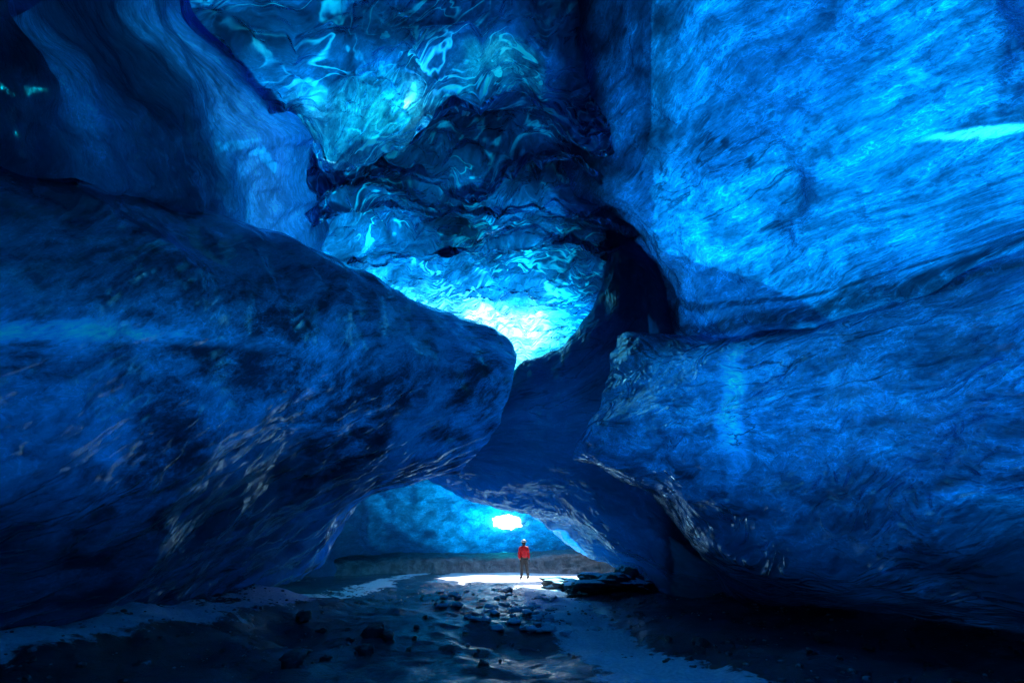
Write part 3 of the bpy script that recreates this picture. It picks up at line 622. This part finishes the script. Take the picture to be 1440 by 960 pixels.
protos = [rock_mesh('rock', 1, .8, .55, 400+i, 4, .4, True) for i in range(5)]
spots = []
rs = random.Random(11)
for k in range(34):
    if k < 22: px, py = rs.uniform(400, 680), rs.uniform(838, 935)
    else: px, py = rs.uniform(900, 1300), rs.uniform(895, 955)
    p = ray_floor(px, py); spots.append((p, rs.uniform(.04, .11) if k % 5 else rs.uniform(.12, .2)))
for k, (p, s) in enumerate(spots):
    me = protos[k % 5]
    left = k < 22
    o = place('rock', me, M_rock, (p[0], p[1], float(floor_h(p[0], p[1]))+s*.1), rs.uniform(0, 6),
              'dark wet rock frozen into the floor left of the ice stream' if left else 'dark wet rock on the black floor under the right wall', 'rock',
              'rocks scattered left of the stream' if left else 'rocks under the right wall')
    o.scale = (s, s, s)
cps = [rock_mesh('ice_chunk', 1, .7, .4, 500+i, 3, .3, True) for i in range(5)]
for k in range(90):
    py = rs.uniform(828, 892); px = 700+(py-828)*.95+rs.gauss(0, 42)
    p = ray_floor(px, py); s = rs.uniform(.05, .17)
    o = place('ice_chunk', cps[k % 5], M_chunk, (p[0], p[1], float(floor_h(p[0], p[1]))+s*.15), rs.uniform(0, 6),
              'small pale chunk of broken ice in the frozen stream', 'ice chunk', 'broken ice chunks in the stream')
    o.scale = (s, s, s)

# loose gravel and ice grit on the floor
ico = bmesh.new(); bmesh.ops.create_icosphere(ico, subdivisions=1, radius=1)
IV = np.array([v.co[:] for v in ico.verts]); IF = np.array([[v.index for v in f.verts] for f in ico.faces]); ico.free()
ng = np.random.RandomState(5); K_ = 2200
gx = ng.uniform(-6.5, 7, K_); gy = 4.5+14*ng.uniform(0, 1, K_)**1.3
dn = fbm(np.stack([gx*.6, gy*.6, gx*0], -1), 3, 260)
ok_ = dn > -.15; gx = gx[ok_]; gy = gy[ok_]; K_ = len(gx)
gs = .012+.035*ng.uniform(0, 1, K_)**3
Vg = IV[None]*ng.uniform(.6, 1.3, (K_, 12, 3))*gs[:, None, None]*np.array([1.2, 1, .7])
Vg = Vg+np.stack([gx, gy, floor_h(gx, gy)+gs*.2], -1)[:, None, :]
Fg = IF[None]+(np.arange(K_)*12)[:, None, None]
me = bpy.data.meshes.new('gravel'); me.from_pydata(Vg.reshape(-1, 3).tolist(), [], Fg.reshape(-1, 3).tolist())
tag(link('gravel', me, M_grit), kind='stuff')

# =================================================================== PERSON
def skin_mesh(name, verts, edges, radii, mat, parent=None, sub=2, root=0):
    me = bpy.data.meshes.new(name); me.from_pydata([Vector(v) for v in verts], edges, [])
    o = link(name, me, mat, parent)
    md = o.modifiers.new('skin', 'SKIN'); 
    for i, r in enumerate(radii):
        v = me.skin_vertices[0].data[i]
        v.radius = r if isinstance(r, tuple) else (r, r); v.use_root = (i == root)
    s = o.modifiers.new('sub', 'SUBSURF'); s.levels = s.render_levels = sub
    return o
fp = CAM+ray(737, 812)*25.6
fx, fy = fp[0], fp[1]; fz = float(floor_h(fx, fy))
M_skin = plain('skin', (.45, .27, .2), .6); M_red = plain('red_shell', (.80, .012, .025), .55, bump=.4, col2=(.6, .008, .018), nscale=9)
M_pant = plain('grey_trousers', (.05, .055, .07), .7, bump=.3); M_boot = plain('boot_leather', (.02, .018, .018), .5)
M_helm = plain('helmet_shell', (.62, .62, .62), .3, col2=(.55, .55, .56)); M_dark = plain('balaclava', (.015, .015, .02), .8)
bv = [(0, 0, .93), (0, 0, 1.12), (0, .01, 1.34), (0, .01, 1.47), (0, 0, 1.56), (0, 0, 1.66),
      (-.17, .01, 1.40), (-.245, .02, 1.14), (-.25, -.06, .92), (.17, .01, 1.40), (.25, .02, 1.14), (.24, -.05, .92),
      (-.09, 0, .86), (-.12, .01, .50), (-.13, .03, .10), (.09, 0, .86), (.15, -.03, .50), (.21, -.04, .10),
      (-.25, -.08, .84), (.24, -.07, .84)]
be = [(0, 1), (1, 2), (2, 3), (3, 4), (4, 5), (2, 6), (6, 7), (7, 8), (2, 9), (9, 10), (10, 11), (0, 12), (12, 13), (13, 14), (0, 15), (15, 16), (16, 17), (8, 18), (11, 19)]
br = [.14, .13, .16, .065, .06, .095, .07, .05, .035, .07, .05, .035, .095, .065, .045, .095, .065, .045, .04, .04]
per = bpy.data.objects.new('person', None); COL.objects.link(per)
per.location = (fx, fy, fz); per.rotation_euler = (0, 0, .45)
tag(per, 'person in a red jacket and pale helmet standing on the snow', 'person')
skin_mesh('body', bv, be, br, M_skin, per)
# hands: five short fingers each
for sx in (-1, 1):
    hv = [(sx*.247, -.08, .85), (sx*.247, -.085, .79)]; he = [(0, 1)]; hr = [.032, .03]
    for i, (dx, L) in enumerate(((-.026, .06), (-.009, .072), (.009, .068), (.026, .052))):
        a = len(hv); hv += [(sx*.247+dx*.3, -.085+dx, .77), (sx*.243+dx*.3, -.10+dx, .77-L)]; he += [(1, a), (a, a+1)]; hr += [.010, .008]
    a = len(hv); hv += [(sx*.235, -.125, .80), (sx*.23, -.13, .765)]; he += [(0, a), (a, a+1)]; hr += [.011, .009]
    skin_mesh('glove', hv, he, hr, M_dark, per, 1)
jv = [(0, 0, .90), (0, 0, 1.10), (0, .01, 1.32), (0, .01, 1.47), (0, .0, 1.53), (-.19, .01, 1.39), (-.262, .02, 1.14), (-.262, -.06, .90), (.19, .01, 1.39), (.262, .02, 1.14), (.255, -.05, .90)]
je = [(0, 1), (1, 2), (2, 3), (3, 4), (2, 5), (5, 6), (6, 7), (2, 8), (8, 9), (9, 10)]
jr = [(.205, .165), (.19, .155), (.205, .165), .10, .09, .10, .082, .062, .10, .082, .062]
skin_mesh('jacket', jv, je, jr, M_red, per)
tv = [(0, 0, .92), (-.10, 0, .84), (-.12, .01, .50), (-.13, .03, .12), (.10, 0, .84), (.15, -.03, .50), (.21, -.04, .12)]
te = [(0, 1), (1, 2), (2, 3), (0, 4), (4, 5), (5, 6)]
skin_mesh('trousers', tv, te, [.15, .115, .088, .075, .115, .088, .075], M_pant, per)
for (x, y) in ((-.13, .03), (.21, -.04)):
    skin_mesh('boot', [(x, y, .16), (x, y, .055), (x*1.1, y+.15, .045)], [(0, 1), (1, 2)], [.07, .062, .048], M_boot, per, 2)
hd = rock_mesh('balaclava', .098, .112, .128, 0, 3, 0.0); o = link('balaclava', hd, M_dark, per); o.location = (0, 0, 1.63)
nb = rock_mesh('nose', .016, .022, .022, 3, 2, 0.0); o = link('nose', nb, M_skin, per); o.location = (0, .112, 1.62)
bm = bmesh.new(); bmesh.ops.create_uvsphere(bm, u_segments=32, v_segments=20, radius=1)
bmesh.ops.delete(bm, geom=[v for v in bm.verts if v.co.z < -.12], context='VERTS')
for v in bm.verts:
    rim = 1.0+(.14 if v.co.z < .05 else 0); v.co = (v.co.x*.128*rim, v.co.y*.15*rim, v.co.z*.125)
me = bpy.data.meshes.new('helmet'); bm.to_mesh(me); bm.free(); me.polygons.foreach_set('use_smooth', np.ones(len(me.polygons), bool))
o = link('helmet', me, M_helm, per); o.location = (0, -.005, 1.67)
md = o.modifiers.new('solid', 'SOLIDIFY'); md.thickness = .012

# =================================================================== LIGHT
w = bpy.data.worlds.new('World'); sc.world = w; w.use_nodes = True
nt = w.node_tree; nt.nodes.clear()
SE, AZ = math.radians(46), math.radians(14)   # azimuth measured from +Y towards +X
sky = nt.nodes.new('ShaderNodeTexSky'); sky.sky_type = 'NISHITA'; sky.sun_disc = False
sky.sun_elevation = SE; sky.sun_rotation = AZ
bg = nt.nodes.new('ShaderNodeBackground'); bg.inputs[1].default_value = .15
ou = nt.nodes.new('ShaderNodeOutputWorld'); nt.links.new(sky.outputs[0], bg.inputs[0]); nt.links.new(bg.outputs[0], ou.inputs[0])
sun = bpy.data.lights.new('sun', 'SUN'); sun.energy = 2.0; sun.angle = math.radians(.6); sun.color = (1, .96, .9)
so = bpy.data.objects.new('sun', sun); COL.objects.link(so)
S = Vector((math.sin(AZ)*math.cos(SE), math.cos(AZ)*math.cos(SE), math.sin(SE)))
so.rotation_euler = S.to_track_quat('Z', 'Y').to_euler()

sc.view_settings.view_transform = 'Standard'; sc.view_settings.look = 'None'
sc.view_settings.exposure = 2.7; sc.view_settings.gamma = 1
cy = sc.cycles
sc.render.engine = 'CYCLES'
cy.max_bounces = 8; cy.diffuse_bounces = 4; cy.glossy_bounces = 3; cy.transmission_bounces = 6
cy.transparent_max_bounces = 24; cy.volume_bounces = 0
cy.sample_clamp_indirect = 6; cy.caustics_reflective = True; cy.caustics_refractive = True
cy.use_denoising = True; cy.use_adaptive_sampling = True; cy.adaptive_threshold = .02
try: cy.denoiser = 'OPENIMAGEDENOISE'
except Exception: pass
